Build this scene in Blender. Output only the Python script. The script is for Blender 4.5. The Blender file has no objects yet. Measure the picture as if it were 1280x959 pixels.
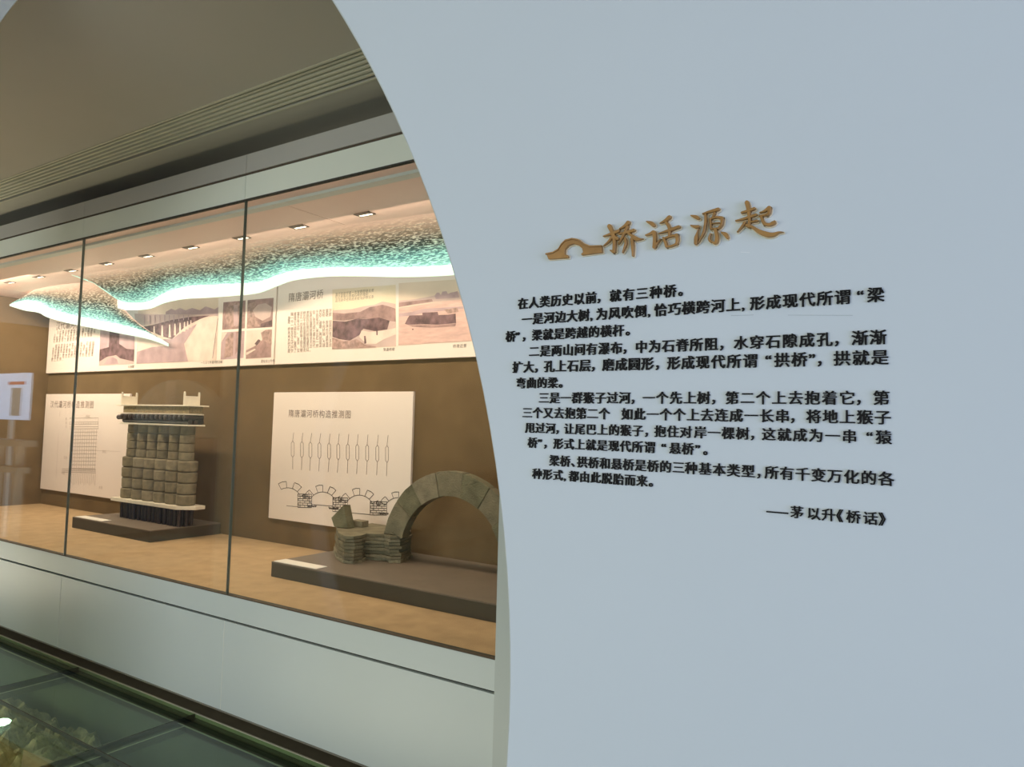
import bpy, bmesh, math, random
from mathutils import Vector, Matrix, noise
random.seed(7)
PI = math.pi
COL = bpy.context.scene.collection

# ------------------------------------------------------------------ camera
EYE = 1.58                       # eye height over the glass floor; the camera stands at X=0, Y=0
FPX = 901.27
def _axes(yaw, pitch, roll):
    f = Vector((-math.sin(yaw)*math.cos(pitch), math.cos(yaw)*math.cos(pitch), math.sin(pitch)))
    r = Vector((math.cos(yaw), math.sin(yaw), 0)); u = r.cross(f)
    c, s = math.cos(roll), math.sin(roll)
    return c*r + s*u, -s*r + c*u, f
CR, CU, CF = _axes(math.radians(33.231), math.radians(3.397), math.radians(1.478))
cam_data = bpy.data.cameras.new('camera'); cam = bpy.data.objects.new('camera', cam_data); COL.objects.link(cam)
cam.matrix_world = Matrix(((CR.x, CU.x, -CF.x, 0), (CR.y, CU.y, -CF.y, 0), (CR.z, CU.z, -CF.z, EYE), (0, 0, 0, 1)))
cam_data.sensor_fit = 'HORIZONTAL'; cam_data.sensor_width = 36; cam_data.lens = FPX/1280*36
cam_data.clip_start = .02
bpy.context.scene.camera = cam

# ------------------------------------------------------------------ world, lights, exposure
sc = bpy.context.scene
sc.view_settings.view_transform = 'Standard'; sc.view_settings.look = 'None'
sc.view_settings.gamma = 1; sc.view_settings.use_curve_mapping = False
sc.view_settings.exposure = 0.28
w = bpy.data.worlds.new('world'); sc.world = w; w.use_nodes = True
w.node_tree.nodes['Background'].inputs[0].default_value = (.62, .74, .80, 1)
w.node_tree.nodes['Background'].inputs[1].default_value = .30
def area(name, loc, rot, sx, sy, power, col, spread=None):
    l = bpy.data.lights.new(name, 'AREA'); l.shape = 'RECTANGLE'; l.size = sx; l.size_y = sy
    l.energy = power; l.color = col
    if spread: l.spread = spread
    o = bpy.data.objects.new(name, l); COL.objects.link(o); o.location = loc; o.rotation_euler = rot
    return o
# unseen area lamps for daylight from behind the viewer
area('window_daylight', (1.6, -3.7, 1.5), (math.radians(90), 0, 0), 4.6, 2.6, 36, (.92, .95, .90))
area('panel_fill_left', (-3.4, -3.7, 1.4), (math.radians(90), 0, 0), 4.4, 2.4, 92, (.94, .98, .94))  # added fill, brightens the base panels through the opening
area('blue_fill_right', (4.3, -1.2, 1.4), (math.radians(90), 0, math.radians(90)), 4.0, 2.4, 125, (.46, .56, 1.0))  # unseen lamp tinting the right side of the wall blue
# upward fill lamps added at floor level to brighten the ceiling
area('ceiling_fill', (-8.3, 1.45, .03), (math.radians(180), 0, 0), 3.4, .5, 46, (1.0, .90, .68))
area('ceiling_fill', (-2.1, 1.75, .03), (math.radians(180), 0, 0), 1.8, .5, 3.5, (1.0, .90, .68))
# warm light line inside the showcase over the exhibits, turned to the back wall
area('case_lamp', (-4.9, 2.78, 2.72), (math.radians(26), 0, 0), 6.5, .08, 50, (1.0, .79, .58))
area('case_fill_left', (-7.4, 2.74, 2.72), (math.radians(38), 0, 0), 1.4, .08, 14, (1.0, .84, .68))  # extra fill added to brighten the far left boards
area('cove_lamp', (-4.3, 3.47, 2.70), (math.radians(8), 0, 0), 5.6, .08, 2.6, (1.0, .80, .80))
# fill added under the glass floor to make the relief visible
area('pit_fill', (-5.3, 1.2, -.10), (math.radians(20), 0, 0), 1.6, .1, 13, (1.0, .90, .74))

# ------------------------------------------------------------------ helpers
def ray(px, py): return CR*((px-640)/FPX) - CU*((py-479.5)/FPX) + CF
def at(px, py, Y):               # the point of plane Y seen at that pixel
    d = ray(px, py); p = d*(Y/d.y); return Vector((p.x, Y, p.z+EYE))
def atz(px, py, Z):
    d = ray(px, py); p = d*((Z-EYE)/d.z); return Vector((p.x, p.y, Z))

def empty(name, loc=(0, 0, 0)):
    o = bpy.data.objects.new(name, None); COL.objects.link(o); o.location = loc; o.empty_display_size = .1
    return o
def tag(o, label=None, cat=None, group=None, kind=None):
    if label: o['label'] = label
    if cat: o['category'] = cat
    if group: o['group'] = group
    if kind: o['kind'] = kind
    return o
def thing(name, label, cat, loc=(0, 0, 0), group=None): return tag(empty(name, loc), label, cat, group)

def wpos(o):
    v = Vector((0, 0, 0))
    while o is not None: v += o.location; o = o.parent
    return v
class MB:
    def __init__(s): s.v = []; s.f = []; s.m = []
    def face(s, idx, m=0): s.f.append(idx); s.m.append(m)
    def box(s, a, b, m=0):
        x0, y0, z0 = (min(a[i], b[i]) for i in range(3)); x1, y1, z1 = (max(a[i], b[i]) for i in range(3))
        n = len(s.v)
        s.v += [(x0,y0,z0),(x1,y0,z0),(x1,y1,z0),(x0,y1,z0),(x0,y0,z1),(x1,y0,z1),(x1,y1,z1),(x0,y1,z1)]
        for q in ((0,3,2,1),(4,5,6,7),(0,1,5,4),(1,2,6,5),(2,3,7,6),(3,0,4,7)): s.face([n+i for i in q], m)
        return s
    def prism(s, pts, off, m=0, mside=None):      # pts: 3D polygon, off: extrusion vector
        n = len(s.v); k = len(pts); off = Vector(off)
        s.v += [tuple(p) for p in pts] + [tuple(Vector(p)+off) for p in pts]
        s.face([n+i for i in range(k)][::-1], m); s.face([n+k+i for i in range(k)], m)
        for i in range(k):
            j = (i+1) % k; s.face([n+i, n+j, n+k+j, n+k+i], m if mside is None else mside)
        return s
    def cyl(s, c, r, h, axis='z', seg=16, r2=None, m=0):
        r2 = r if r2 is None else r2; n = len(s.v); c = Vector(c)
        for t, rr in ((0, r), (1, r2)):
            for i in range(seg):
                a = 2*PI*i/seg; x, y = rr*math.cos(a), rr*math.sin(a)
                d = {'z': (x, y, h*t), 'y': (x, h*t, y), 'x': (h*t, x, y)}[axis]
                s.v.append(tuple(c+Vector(d)))
        s.face([n+i for i in range(seg)][::-1], m); s.face([n+seg+i for i in range(seg)], m)
        for i in range(seg):
            j = (i+1) % seg; s.face([n+i, n+j, n+seg+j, n+seg+i], m)
        return s
    def ball(s, c, r, seg=10, rings=6, sq=(1, 1, 1)):
        n = len(s.v); c = Vector(c)
        for i in range(1, rings):
            for j in range(seg):
                a, b = PI*i/rings, 2*PI*j/seg
                s.v.append((c.x+r*sq[0]*math.sin(a)*math.cos(b), c.y+r*sq[1]*math.sin(a)*math.sin(b), c.z+r*sq[2]*math.cos(a)))
        s.v += [(c.x, c.y, c.z+r*sq[2]), (c.x, c.y, c.z-r*sq[2])]
        t = n+(rings-1)*seg
        for i in range(rings-2):
            for j in range(seg):
                k = (j+1) % seg; s.face([n+i*seg+j, n+(i+1)*seg+j, n+(i+1)*seg+k, n+i*seg+k])
        for j in range(seg):
            k = (j+1) % seg; s.face([t, n+j, n+k]); s.face([t+1, n+(rings-2)*seg+k, n+(rings-2)*seg+j])
        return s
    def build(s, name, mats, parent=None, bevel=0, smooth=False, seg=2):
        me = bpy.data.meshes.new(name); off = wpos(parent) if parent else Vector((0, 0, 0))
        me.from_pydata([tuple(Vector(v)-off) for v in s.v], [], s.f)
        if not isinstance(mats, (list, tuple)): mats = [mats]
        for m in mats: me.materials.append(m)
        me.polygons.foreach_set('material_index', s.m)
        bm = bmesh.new(); bm.from_mesh(me); bmesh.ops.recalc_face_normals(bm, faces=bm.faces); bm.to_mesh(me); bm.free()
        if smooth: me.polygons.foreach_set('use_smooth', [True]*len(me.polygons))
        o = bpy.data.objects.new(name, me); COL.objects.link(o)
        if parent: o.parent = parent
        if bevel:
            b = o.modifiers.new('bevel', 'BEVEL'); b.width = bevel; b.segments = seg; b.limit_method = 'ANGLE'; b.angle_limit = .7
        return o
def boxo(name, a, b, mat, parent=None, bevel=0): return MB().box(a, b).build(name, mat, parent, bevel)

# ------------------------------------------------------------------ materials
def mat(name, col, rough=.6, metal=0, vary=0, scale=6, bump=0, bscale=None, emit=None, estr=0, spec=.5, detail=4, stretch=(1, 1, 1), rvary=0, coat=0):
    m = bpy.data.materials.new(name); m.use_nodes = True; nt = m.node_tree; N = nt.nodes; L = nt.links
    p = N['Principled BSDF']; c = (*col, 1)
    p.inputs['Base Color'].default_value = c; p.inputs['Roughness'].default_value = rough
    p.inputs['Metallic'].default_value = metal; p.inputs['Specular IOR Level'].default_value = spec
    p.inputs['Coat Weight'].default_value = coat
    if vary or bump or rvary:
        tc = N.new('ShaderNodeTexCoord'); mp = N.new('ShaderNodeMapping'); mp.inputs['Scale'].default_value = stretch
        L.new(tc.outputs['Object'], mp.inputs[0])
        nz = N.new('ShaderNodeTexNoise'); nz.inputs['Scale'].default_value = scale; nz.inputs['Detail'].default_value = detail
        L.new(mp.outputs[0], nz.inputs['Vector'])
        if vary:
            mx = N.new('ShaderNodeMix'); mx.data_type = 'RGBA'
            mx.inputs['A'].default_value = tuple(max(0, v*(1-vary)) for v in col)+(1,)
            mx.inputs['B'].default_value = tuple(min(1, v*(1+vary)) for v in col)+(1,)
            mr = N.new('ShaderNodeMapRange'); mr.inputs[1].default_value = .3; mr.inputs[2].default_value = .7
            L.new(nz.outputs['Fac'], mr.inputs[0]); L.new(mr.outputs[0], mx.inputs['Factor']); L.new(mx.outputs['Result'], p.inputs['Base Color'])
        if rvary:
            mr = N.new('ShaderNodeMapRange'); mr.inputs[3].default_value = max(0, rough-rvary); mr.inputs[4].default_value = rough+rvary
            L.new(nz.outputs['Fac'], mr.inputs[0]); L.new(mr.outputs[0], p.inputs['Roughness'])
        if bump:
            n2 = N.new('ShaderNodeTexNoise'); n2.inputs['Scale'].default_value = bscale or scale*5; n2.inputs['Detail'].default_value = 3
            L.new(mp.outputs[0], n2.inputs['Vector'])
            b = N.new('ShaderNodeBump'); b.inputs['Strength'].default_value = bump; b.inputs['Distance'].default_value = .01
            L.new(n2.outputs['Fac'], b.inputs['Height']); L.new(b.outputs[0], p.inputs['Normal'])
    if emit:
        p.inputs['Emission Color'].default_value = (*emit, 1); p.inputs['Emission Strength'].default_value = estr
    return m
M = {}
M['wallpaint'] = mat('wall_paint', (.66, .72, .745), .55, vary=.012, scale=2, spec=.3)
M['wallback'] = mat('wall_paint_back', (.62, .66, .66), .6, vary=.012, scale=2, spec=.3)
M['casepaint'] = mat('case_lacquer', (.60, .66, .65), .42, vary=.015, scale=1.5, spec=.4)
M['trimpaint'] = mat('trim_paint', (.50, .55, .53), .5, vary=.02, scale=2)
M['fascia'] = mat('fascia_lightened', (.86, .91, .82), .42, vary=.015, scale=1.5)  # paler than the case lacquer: light on this band put into the colour
M['fascia_up'] = mat('fascia_upper_paint', (.50, .49, .46), .5, vary=.02, scale=2)
M['ceiling'] = mat('ceiling_paint', (.42, .395, .325), .75, vary=.03, scale=1.2)
M['cove'] = mat('cove_dark', (.10, .11, .085), .8)
M['grille'] = mat('grille_metal', (.52, .50, .37), .5, vary=.05)
M['grilledark'] = mat('grille_dark', (.035, .032, .018), .8)
M['groove'] = mat('groove_dark', (.045, .045, .035), .7)
M['groovebrown'] = mat('groove_brown', (.10, .075, .05), .7)
M['seal'] = mat('seam_silicone', (.10, .12, .10), .4)
M['seamline'] = mat('seam_filler', (.72, .74, .68), .5)
M['fabric'] = mat('case_fabric', (.185, .128, .066), .95, vary=.16, scale=3, bump=.5, bscale=260, spec=.15)
M['deck'] = mat('case_deck', (.50, .36, .205), .8, vary=.10, scale=9, bump=.35, bscale=220, spec=.2)
M['soffit'] = mat('soffit_paint', (.86, .64, .58), .38, vary=.03, scale=1.3)
M['board'] = mat('board_white', (.90, .80, .73), .45, vary=.01, scale=2)
M['boardedge'] = mat('board_edge', (.78, .70, .58), .5)
M['ink'] = mat('print_ink', (.10, .075, .06), .6)
M['inkgrey'] = mat('print_ink_soft', (.26, .19, .155), .6)
M['black'] = mat('black_acrylic', (.006, .006, .007), .5, spec=.15)
M['gold'] = mat('gold_acrylic', (.37, .19, .05), .38, vary=.14, scale=60, spec=.5, metal=.15)
M['golddark'] = mat('gold_acrylic_groove', (.20, .09, .02), .5)
M['cream'] = mat('cream_acrylic', (.88, .76, .52), .4)
M['plinth'] = mat('plinth_grey', (.185, .150, .115), .6, vary=.07, scale=8, bump=.1)
M['plinthfront'] = mat('plinth_dark', (.075, .062, .042), .6, vary=.08, scale=6)
M['card'] = mat('label_card_paper', (.95, .93, .86), .5)
M['stone'] = mat('pier_stone', (.27, .235, .155), .85, vary=.24, scale=22, bump=.7, bscale=130, spec=.25)
M['stone2'] = mat('pier_stone_light', (.33, .29, .20), .85, vary=.22, scale=25, bump=.7, bscale=130, spec=.25)
M['stonedark'] = mat('pier_stone_dark', (.22, .19, .12), .85, vary=.25, scale=20, bump=.7, bscale=120, spec=.25)
M['plaster'] = mat('model_plaster', (.86, .80, .66), .6, vary=.04, scale=30)
M['fill'] = mat('model_fill', (.30, .235, .125), .95, vary=.3, scale=70, bump=.6, bscale=200)
M['log'] = mat('model_timber', (.038, .026, .024), .42, vary=.4, scale=40, spec=.6)
M['archstone'] = mat('arch_stone', (.215, .192, .128), .82, vary=.22, scale=14, bump=.7, bscale=110, spec=.25)
M['archstone2'] = mat('arch_stone_pale', (.26, .23, .16), .82, vary=.25, scale=16, bump=.7, bscale=110, spec=.25)
M['archmoss'] = mat('arch_stone_greenish', (.185, .175, .11), .85, vary=.30, scale=12, bump=.8, bscale=120, spec=.25)
M['archbase'] = mat('arch_stone_weathered', (.34, .31, .22), .85, vary=.38, scale=45, bump=.9, bscale=140, spec=.25)
M['floorframe'] = mat('floor_steel', (.026, .032, .022), .45, metal=.2, vary=.1)
M['floorledge'] = mat('floor_ledge', (.62, .60, .45), .6)
M['kick'] = mat('kick_strip', (.17, .15, .10), .5, vary=.12, scale=10)
M['kickedge'] = mat('kick_edge', (.30, .28, .24), .35, metal=.4)
M['pit'] = mat('pit_dark', (.085, .115, .075), .85, vary=.2, scale=4)
M['terrain'] = mat('relief_soil', (.40, .34, .21), .9, vary=.4, scale=16, bump=.8, bscale=60)
M['pinkstone'] = mat('pink_slab', (.66, .44, .38), .7, vary=.15, scale=20)
M['lamp'] = mat('disc_glow', (.9, .95, .9), .4, emit=(.80, 1.0, .88), estr=5)
M['downbody'] = mat('downlight_bezel', (.07, .05, .035), .5)
M['downlens'] = mat('downlight_lens', (1, .9, .75), .4, emit=(1.0, .90, .72), estr=2.2)
M['rearwall'] = mat('rear_wall_paint', (.36, .32, .25), .7, vary=.05)
M['rearfloor'] = mat('rear_floor', (.30, .29, .25), .4)
M['displaywhite'] = mat('display_panel_backlit', (.7, .78, .9), .5, emit=(.50, .66, 1.0), estr=1.7)
M['partition'] = mat('stand_in_paint', (.62, .68, .60), .6)
M['displaywhitepaint'] = mat('post_paint', (.85, .88, .82), .6)
M['countergrey'] = mat('counter_grey', (.30, .29, .31), .6)
M['displayred'] = mat('display_caption_red', (.45, .08, .08), .5, emit=(.55, .12, .16), estr=.8)
M['displaygrey'] = mat('display_pillar_grey', (.30, .30, .30), .5, emit=(.30, .34, .36), estr=1.0)
M['tablewhite'] = mat('table_white', (.42, .42, .42), .5)
M['scratch'] = mat('scratch_mark', (.45, .50, .52), .6)
M['scratchlight'] = mat('chip_mark', (.85, .87, .88), .6)

def glass_mat(name, tint, ior, gloss_rough=0.0):
    m = bpy.data.materials.new(name); m.use_nodes = True; nt = m.node_tree; N = nt.nodes; L = nt.links
    N.remove(N['Principled BSDF']); out = N['Material Output']
    tr = N.new('ShaderNodeBsdfTransparent'); tr.inputs[0].default_value = (*tint, 1)
    gl = N.new('ShaderNodeBsdfGlossy'); gl.inputs['Roughness'].default_value = gloss_rough; gl.inputs[0].default_value = (.95, 1, .97, 1)
    fr = N.new('ShaderNodeFresnel'); fr.inputs[0].default_value = ior
    ge = N.new('ShaderNodeNewGeometry'); mr = N.new('ShaderNodeMapRange')      # both faces of a pane reflect alike
    mr.inputs[3].default_value = ior; mr.inputs[4].default_value = 1/ior
    L.new(ge.outputs['Backfacing'], mr.inputs[0]); L.new(mr.outputs[0], fr.inputs[0])
    mx = N.new('ShaderNodeMixShader')
    L.new(fr.outputs[0], mx.inputs[0]); L.new(tr.outputs[0], mx.inputs[1]); L.new(gl.outputs[0], mx.inputs[2]); L.new(mx.outputs[0], out.inputs[0])
    return m
M['glass'] = glass_mat('showcase_glass', (.98, .985, .965), 1.36)
M['floorglass'] = glass_mat('floor_glass', (.80, .90, .78), 1.5)

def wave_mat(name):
    """Rippled ceiling sheet, its reflections put in as colour and glow: v=0 where it leaves the soffit, v=1 at the lit rim."""
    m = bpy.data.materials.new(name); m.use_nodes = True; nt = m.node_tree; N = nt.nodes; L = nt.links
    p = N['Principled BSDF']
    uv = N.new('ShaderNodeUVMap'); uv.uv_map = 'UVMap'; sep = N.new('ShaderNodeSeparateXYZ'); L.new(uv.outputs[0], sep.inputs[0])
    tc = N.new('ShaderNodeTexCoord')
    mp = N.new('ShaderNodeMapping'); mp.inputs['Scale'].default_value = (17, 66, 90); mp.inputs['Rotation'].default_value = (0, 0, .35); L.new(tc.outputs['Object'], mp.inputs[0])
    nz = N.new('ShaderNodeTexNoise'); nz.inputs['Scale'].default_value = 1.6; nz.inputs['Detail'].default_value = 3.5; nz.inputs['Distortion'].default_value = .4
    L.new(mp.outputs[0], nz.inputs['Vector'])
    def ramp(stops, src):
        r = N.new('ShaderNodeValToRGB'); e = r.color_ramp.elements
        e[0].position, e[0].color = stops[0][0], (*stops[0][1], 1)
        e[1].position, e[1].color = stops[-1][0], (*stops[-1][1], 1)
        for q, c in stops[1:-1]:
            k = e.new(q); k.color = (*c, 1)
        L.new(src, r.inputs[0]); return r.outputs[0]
    # painted dark and bright streaks standing for reflections in the ripples
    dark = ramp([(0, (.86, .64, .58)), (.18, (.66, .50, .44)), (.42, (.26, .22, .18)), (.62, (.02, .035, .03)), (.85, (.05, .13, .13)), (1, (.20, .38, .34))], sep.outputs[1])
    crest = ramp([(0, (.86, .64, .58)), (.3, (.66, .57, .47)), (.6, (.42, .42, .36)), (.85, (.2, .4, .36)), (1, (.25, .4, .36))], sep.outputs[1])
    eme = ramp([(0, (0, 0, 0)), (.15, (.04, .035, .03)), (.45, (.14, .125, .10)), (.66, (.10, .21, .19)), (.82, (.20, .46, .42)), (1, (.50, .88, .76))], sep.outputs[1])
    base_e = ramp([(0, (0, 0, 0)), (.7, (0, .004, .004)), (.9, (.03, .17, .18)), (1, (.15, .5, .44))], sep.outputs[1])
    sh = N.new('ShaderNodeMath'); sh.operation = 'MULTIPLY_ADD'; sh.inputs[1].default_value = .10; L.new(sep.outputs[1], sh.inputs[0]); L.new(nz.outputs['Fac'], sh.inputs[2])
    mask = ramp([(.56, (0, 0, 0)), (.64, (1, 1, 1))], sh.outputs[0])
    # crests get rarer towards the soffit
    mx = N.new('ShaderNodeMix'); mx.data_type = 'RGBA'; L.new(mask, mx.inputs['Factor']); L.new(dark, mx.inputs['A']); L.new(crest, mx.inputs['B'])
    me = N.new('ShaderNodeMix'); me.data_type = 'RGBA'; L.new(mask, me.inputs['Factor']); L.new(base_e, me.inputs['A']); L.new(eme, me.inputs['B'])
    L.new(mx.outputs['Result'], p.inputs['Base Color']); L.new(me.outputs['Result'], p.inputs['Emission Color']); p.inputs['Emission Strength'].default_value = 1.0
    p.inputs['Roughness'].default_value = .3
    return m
M['wave'] = wave_mat('ripple_painted_glow')
M['band'] = mat('light_band_acrylic', (.25, .30, .27), .3, emit=(.70, 1.0, .80), estr=.86)
M['bandcool'] = mat('light_band_upper', (.6, .85, .78), .3, emit=(.40, .88, .78), estr=.60)

# ------------------------------------------------------------------ dimensions
YT, YTB = .95, 1.10              # text wall, front and back face
YG, YB = 2.40, 3.65              # showcase glass and showcase back wall
CEIL = 3.13; XL = -8.2           # ceiling; left end wall of the showcase
DECK = .655; TOPG = 2.763; SOF = 2.75; PLT = .743

# ------------------------------------------------------------------ arch wall with the moon-gate opening
def arch_profile():
    pts = []                      # right side from floor to crown, then mirrored to the left side
    for i in range(45):
        z = -1.58 + i*(.9+1.58)/44; pts.append((-.6146-.2923*(z+.42)**2, z))
    cx, cz, R = -1.1243-1.64*math.cos(math.radians(37.7)), .9-1.64*math.sin(math.radians(37.7)), 1.64
    a0 = math.radians(37.7)
    for i in range(1, 25):
        a = a0+(PI/2-a0)*i/24; pts.append((cx+R*math.cos(a), cz+R*math.sin(a)))
    left = [(2*cx-x, z) for x, z in pts[::-1][1:]]
    return pts + left, cx
AP, ACX = arch_profile()
def arch_wall():
    mb = MB(); c = .004           # c: eased edge of the opening
    ztop, x0, x1 = 3.70, -5.35, 2.6
    loops = []
    for Y, g in ((YT, c), (YT+c, 0), (YTB-c, 0), (YTB, c)):
        k = len(mb.v); n = len(AP)
        for i, (x, z) in enumerate(AP):
            a, b = AP[max(0, i-1)], AP[min(n-1, i+1)]; t = Vector((b[0]-a[0], b[1]-a[1])).normalized()
            mb.v.append((x+t.y*g, Y, max(0, z+EYE-t.x*g)))
        loops.append(k)
    n = len(AP)
    for a, b in zip(loops, loops[1:]):
        for i in range(n-1): mb.face([a+i, a+i+1, b+i+1, b+i])
    for k, Y in ((loops[0], YT), (loops[-1], YTB)):
        # outer border vertices matched to the opening, strips of quads
        o = len(mb.v)
        for i in range(n):
            x, _, z = mb.v[k+i]
            f = i/(n-1)
            if f < .30: X, Z = x1, z
            elif f > .70: X, Z = x0, z
            else: X, Z = x, ztop
            mb.v.append((X, Y, Z))
        for i in range(n-1):
            a, b = mb.v[o+i], mb.v[o+i+1]
            if a[0] != b[0] and a[2] != b[2]:      # corner of the wall
                q = len(mb.v); mb.v.append((x1 if i < n/2 else x0, Y, ztop))
                mb.face([k+i, k+i+1, o+i+1, q, o+i])
            else: mb.face([k+i, k+i+1, o+i+1, o+i])
    mb2 = [((x0, YT, 0), (x0, YTB, 0), (x0, YTB, ztop), (x0, YT, ztop)), ((x1, YT, 0), (x1, YTB, 0), (x1, YTB, ztop), (x1, YT, ztop)), ((x0, YT, ztop), (x1, YT, ztop), (x1, YTB, ztop), (x0, YTB, ztop))]
    for q in mb2:
        k = len(mb.v); mb.v += list(q); mb.face([k, k+1, k+2, k+3])
    o = mb.build('wall_front', M['wallpaint'])
    tag(o, 'pale blue-grey wall with a round moon-gate opening and raised lettering', kind='structure')
    return o
wall = arch_wall()
for nm, a, b, m_ in (('scratch', (914, 394.5), (942, 393.8), 'scratch'), ('scratch', (985, 394), (1066, 394.3), 'scratch'), ('paint_chip', (926, 315.2), (937, 315.8), 'scratchlight')):
    p, q = at(*a, YT), at(*b, YT)
    MB().prism([(p.x, YT, p.z-.0003), (q.x, YT, q.z-.0003), (q.x, YT, q.z+.0003), (p.x, YT, p.z+.0003)], (0, -.0004, 0)).build(nm, M[m_], wall)

# ------------------------------------------------------------------ setting: ceiling, walls, floor
ceil = MB()
GY0, GY1 = 2.075, 2.285          # linear air grille slot
ceil.box((-14, YTB+.001, CEIL), (5, GY0, CEIL+.12)); ceil.box((-14, -4.2, 3.701), (5, YTB, 3.75)); ceil.box((-14, YT+.05, CEIL), (-5.351, YTB, 3.701)); ceil.box((-14, GY1, CEIL), (5, 2.66, CEIL+.12))
co = ceil.build('ceiling', M['ceiling']); tag(co, 'flat beige-grey gallery ceiling', kind='structure')
boxo('ceiling_edge_bead', (-14, GY0-.012, CEIL-.004), (5, GY0, CEIL), M['grille'], co)
boxo('ceiling_edge_bead', (-14, GY1, CEIL-.004), (5, GY1+.010, CEIL), M['grille'], co)
gr = thing('air_grille', 'long slotted air grille set in the ceiling above the showcase', 'air grille', (-4, 2.18, CEIL))
boxo('plenum', (-14, GY0-.02, CEIL+.10), (5, GY1+.02, CEIL+.13), M['grilledark'], gr)
boxo('plenum_side', (-14, GY0-.006, CEIL+.001), (5, GY0+.0005, CEIL+.1), M['grilledark'], gr)
NSL = 6
for i in range(NSL):
    y = GY0+.008+(GY1-GY0-.016)*(i+.5)/NSL
    MB().prism([(-14, y-.013, CEIL+.018), (-14, y-.006, CEIL+.002), (-14, y+.008, CEIL+.002), (-14, y+.010, CEIL+.006), (-14, y-.002, CEIL+.008), (-14, y-.008, CEIL+.024)], (19, 0, 0)).build('slat', M['grille'], gr)

wb = boxo('wall_back', (XL, YB, 0), (2.6, YB+.1, 3.2), M['fabric']); tag(wb, 'brown woven fabric back wall of the showcase', kind='structure')
wl = boxo('wall_left', (XL-.1, YG+.02, 0), (XL, YB+.1, 3.2), M['fabric']); tag(wl, 'brown fabric end wall inside the showcase', kind='structure')
wr = boxo('wall_rear', (-14, -4.2, 0), (2.6, -4.1, 3.70), M['rearwall']); tag(wr, 'plain wall of the gallery facing the showcase', kind='structure')
we = boxo('wall_end', (-14.1, -4.2, 0), (-14, 2.6, CEIL), M['rearwall']); tag(we, 'far end wall of the gallery', kind='structure')
tr = MB(); tr.box((-1.605, YG-.02, 0), (2.6, YG+.05, CEIL-.002)); to = tr.build('trim_1', M['trimpaint']); tag(to, 'pale upright end panel where the showcase meets the arch wall', kind='structure')

# floor: steel grid with glass panes over a lit relief
fl = empty('floor'); tag(fl, 'walk-on floor of dark glass panes in a steel frame', kind='structure')
XJ = [-4.78+1.225*k for k in range(-4, 6)]; YJ = [2.41, 1.89, .66, -.57, -1.8, -3.03, -4.1]
for a, b in zip(XJ, XJ[1:]):
    for k, (y1, y0) in enumerate(zip(YJ, YJ[1:])):
        boxo('glass_pane', (a+.003, y0+.003, -.018), (b-.003, y1-.003, 0), M['floorglass'], fl)
boxo('steel_edge', (-9.7, 2.411, -.03), (2.6, 2.419, .002), M['floorledge'], fl)
for x in XJ:
    boxo('ledge', (x-.055, -4.1, -.06), (x+.055, 2.41, -.02), M['floorframe'], fl)
    boxo('ledge_edge', (x+.055, -4.1, -.022), (x+.059, 2.32, -.019), M['floorledge'], fl)
boxo('ledge', (-9.7, 2.32, -.06), (2.6, 2.41, -.02), M['floorframe'], fl)
boxo('ledge_edge', (-9.7, 2.312, -.022), (2.6, 2.32, -.019), M['floorledge'], fl)
for y in YJ[1:-1]: boxo('seal', (-9.7, y-.004, -.0175), (2.6, y+.004, -.001), M['groove'], fl)
for x in XJ: boxo('seal', (x-.0028, -4.1, -.0175), (x+.0028, 2.41, -.001), M['groove'], fl)
pit = MB(); pit.box((-9.8, -4.2, -.62), (2.7, 2.66, -.60)); pit.box((-9.8, 2.42, -.6), (2.7, 2.5, -.031))
pit.build('pit_floor', M['pit'], fl)
boxo('kick_strip', (-14, 2.42, -.03), (2.6, 2.54, 0), M['kick'], fl)
rf = boxo('floor_end', (-14, -4.2, -.05), (-9.70, 2.42, 0), M['rearfloor']); tag(rf, 'plain stone floor at the far end of the gallery', kind='structure')

# relief under the glass
def terrain():
    mb = MB(); nx, ny = 260, 130; X0, X1, Y0, Y1 = -8.0, -3.2, .2, 2.415
    for j in range(ny+1):
        for i in range(nx+1):
            x, y = X0+(X1-X0)*i/nx, Y0+(Y1-Y0)*j/ny
            lim = 2.39+.07*noise.noise(Vector((x*3.7, 3, 0)))-max(0, x+4.12)*2.2+.5*math.exp(-((x+3.80)/.16)**2)
            edge = max(0, min(1, (lim-y)/.07))
            h = noise.turbulence(Vector((x*12, y*12, 1)), 4, False)
            c = noise.cell(Vector((x*19+y*4, y*21, 2)))
            mb.v.append((x, y, -.60+edge*(.29+.07*h+.03*c)-.002))
    for j in range(ny):
        for i in range(nx):
            k = j*(nx+1)+i; mb.face([k, k+1, k+nx+2, k+nx+1])
    o = mb.build('riverbed_relief', M['terrain'], None)
    tag(o, 'rough olive-brown rocky relief lying under the glass floor', 'relief', kind='stuff')
terrain()
ps = thing('stone_slab', 'pale pinkish flat stone slab lying on the relief under the glass floor', 'stone', (-4.02, 1.79, -.33))
pz = -.20
MB().prism([atz(30, 937, pz), atz(72, 953, pz), atz(92, 985, pz), atz(30, 1000, pz), atz(24, 975, pz)], (0, 0, -.06)).build('slab', M['pinkstone'], ps, .004)
lp = thing('glow_disc', 'small glowing round disc lying on the relief under the glass floor', 'lamp', (0, 0, 0))  # bright spot in the floor glass, built as a glowing disc
c = atz(1, 907, -.20); lp.location = c
MB().cyl((c.x, c.y, -.215), .045, .03, seg=20).build('housing', M['downbody'], lp)
MB().ball((c.x, c.y, -.185), .05, sq=(1, 1, .35)).build('lens', M['lamp'], lp, smooth=True)

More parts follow.
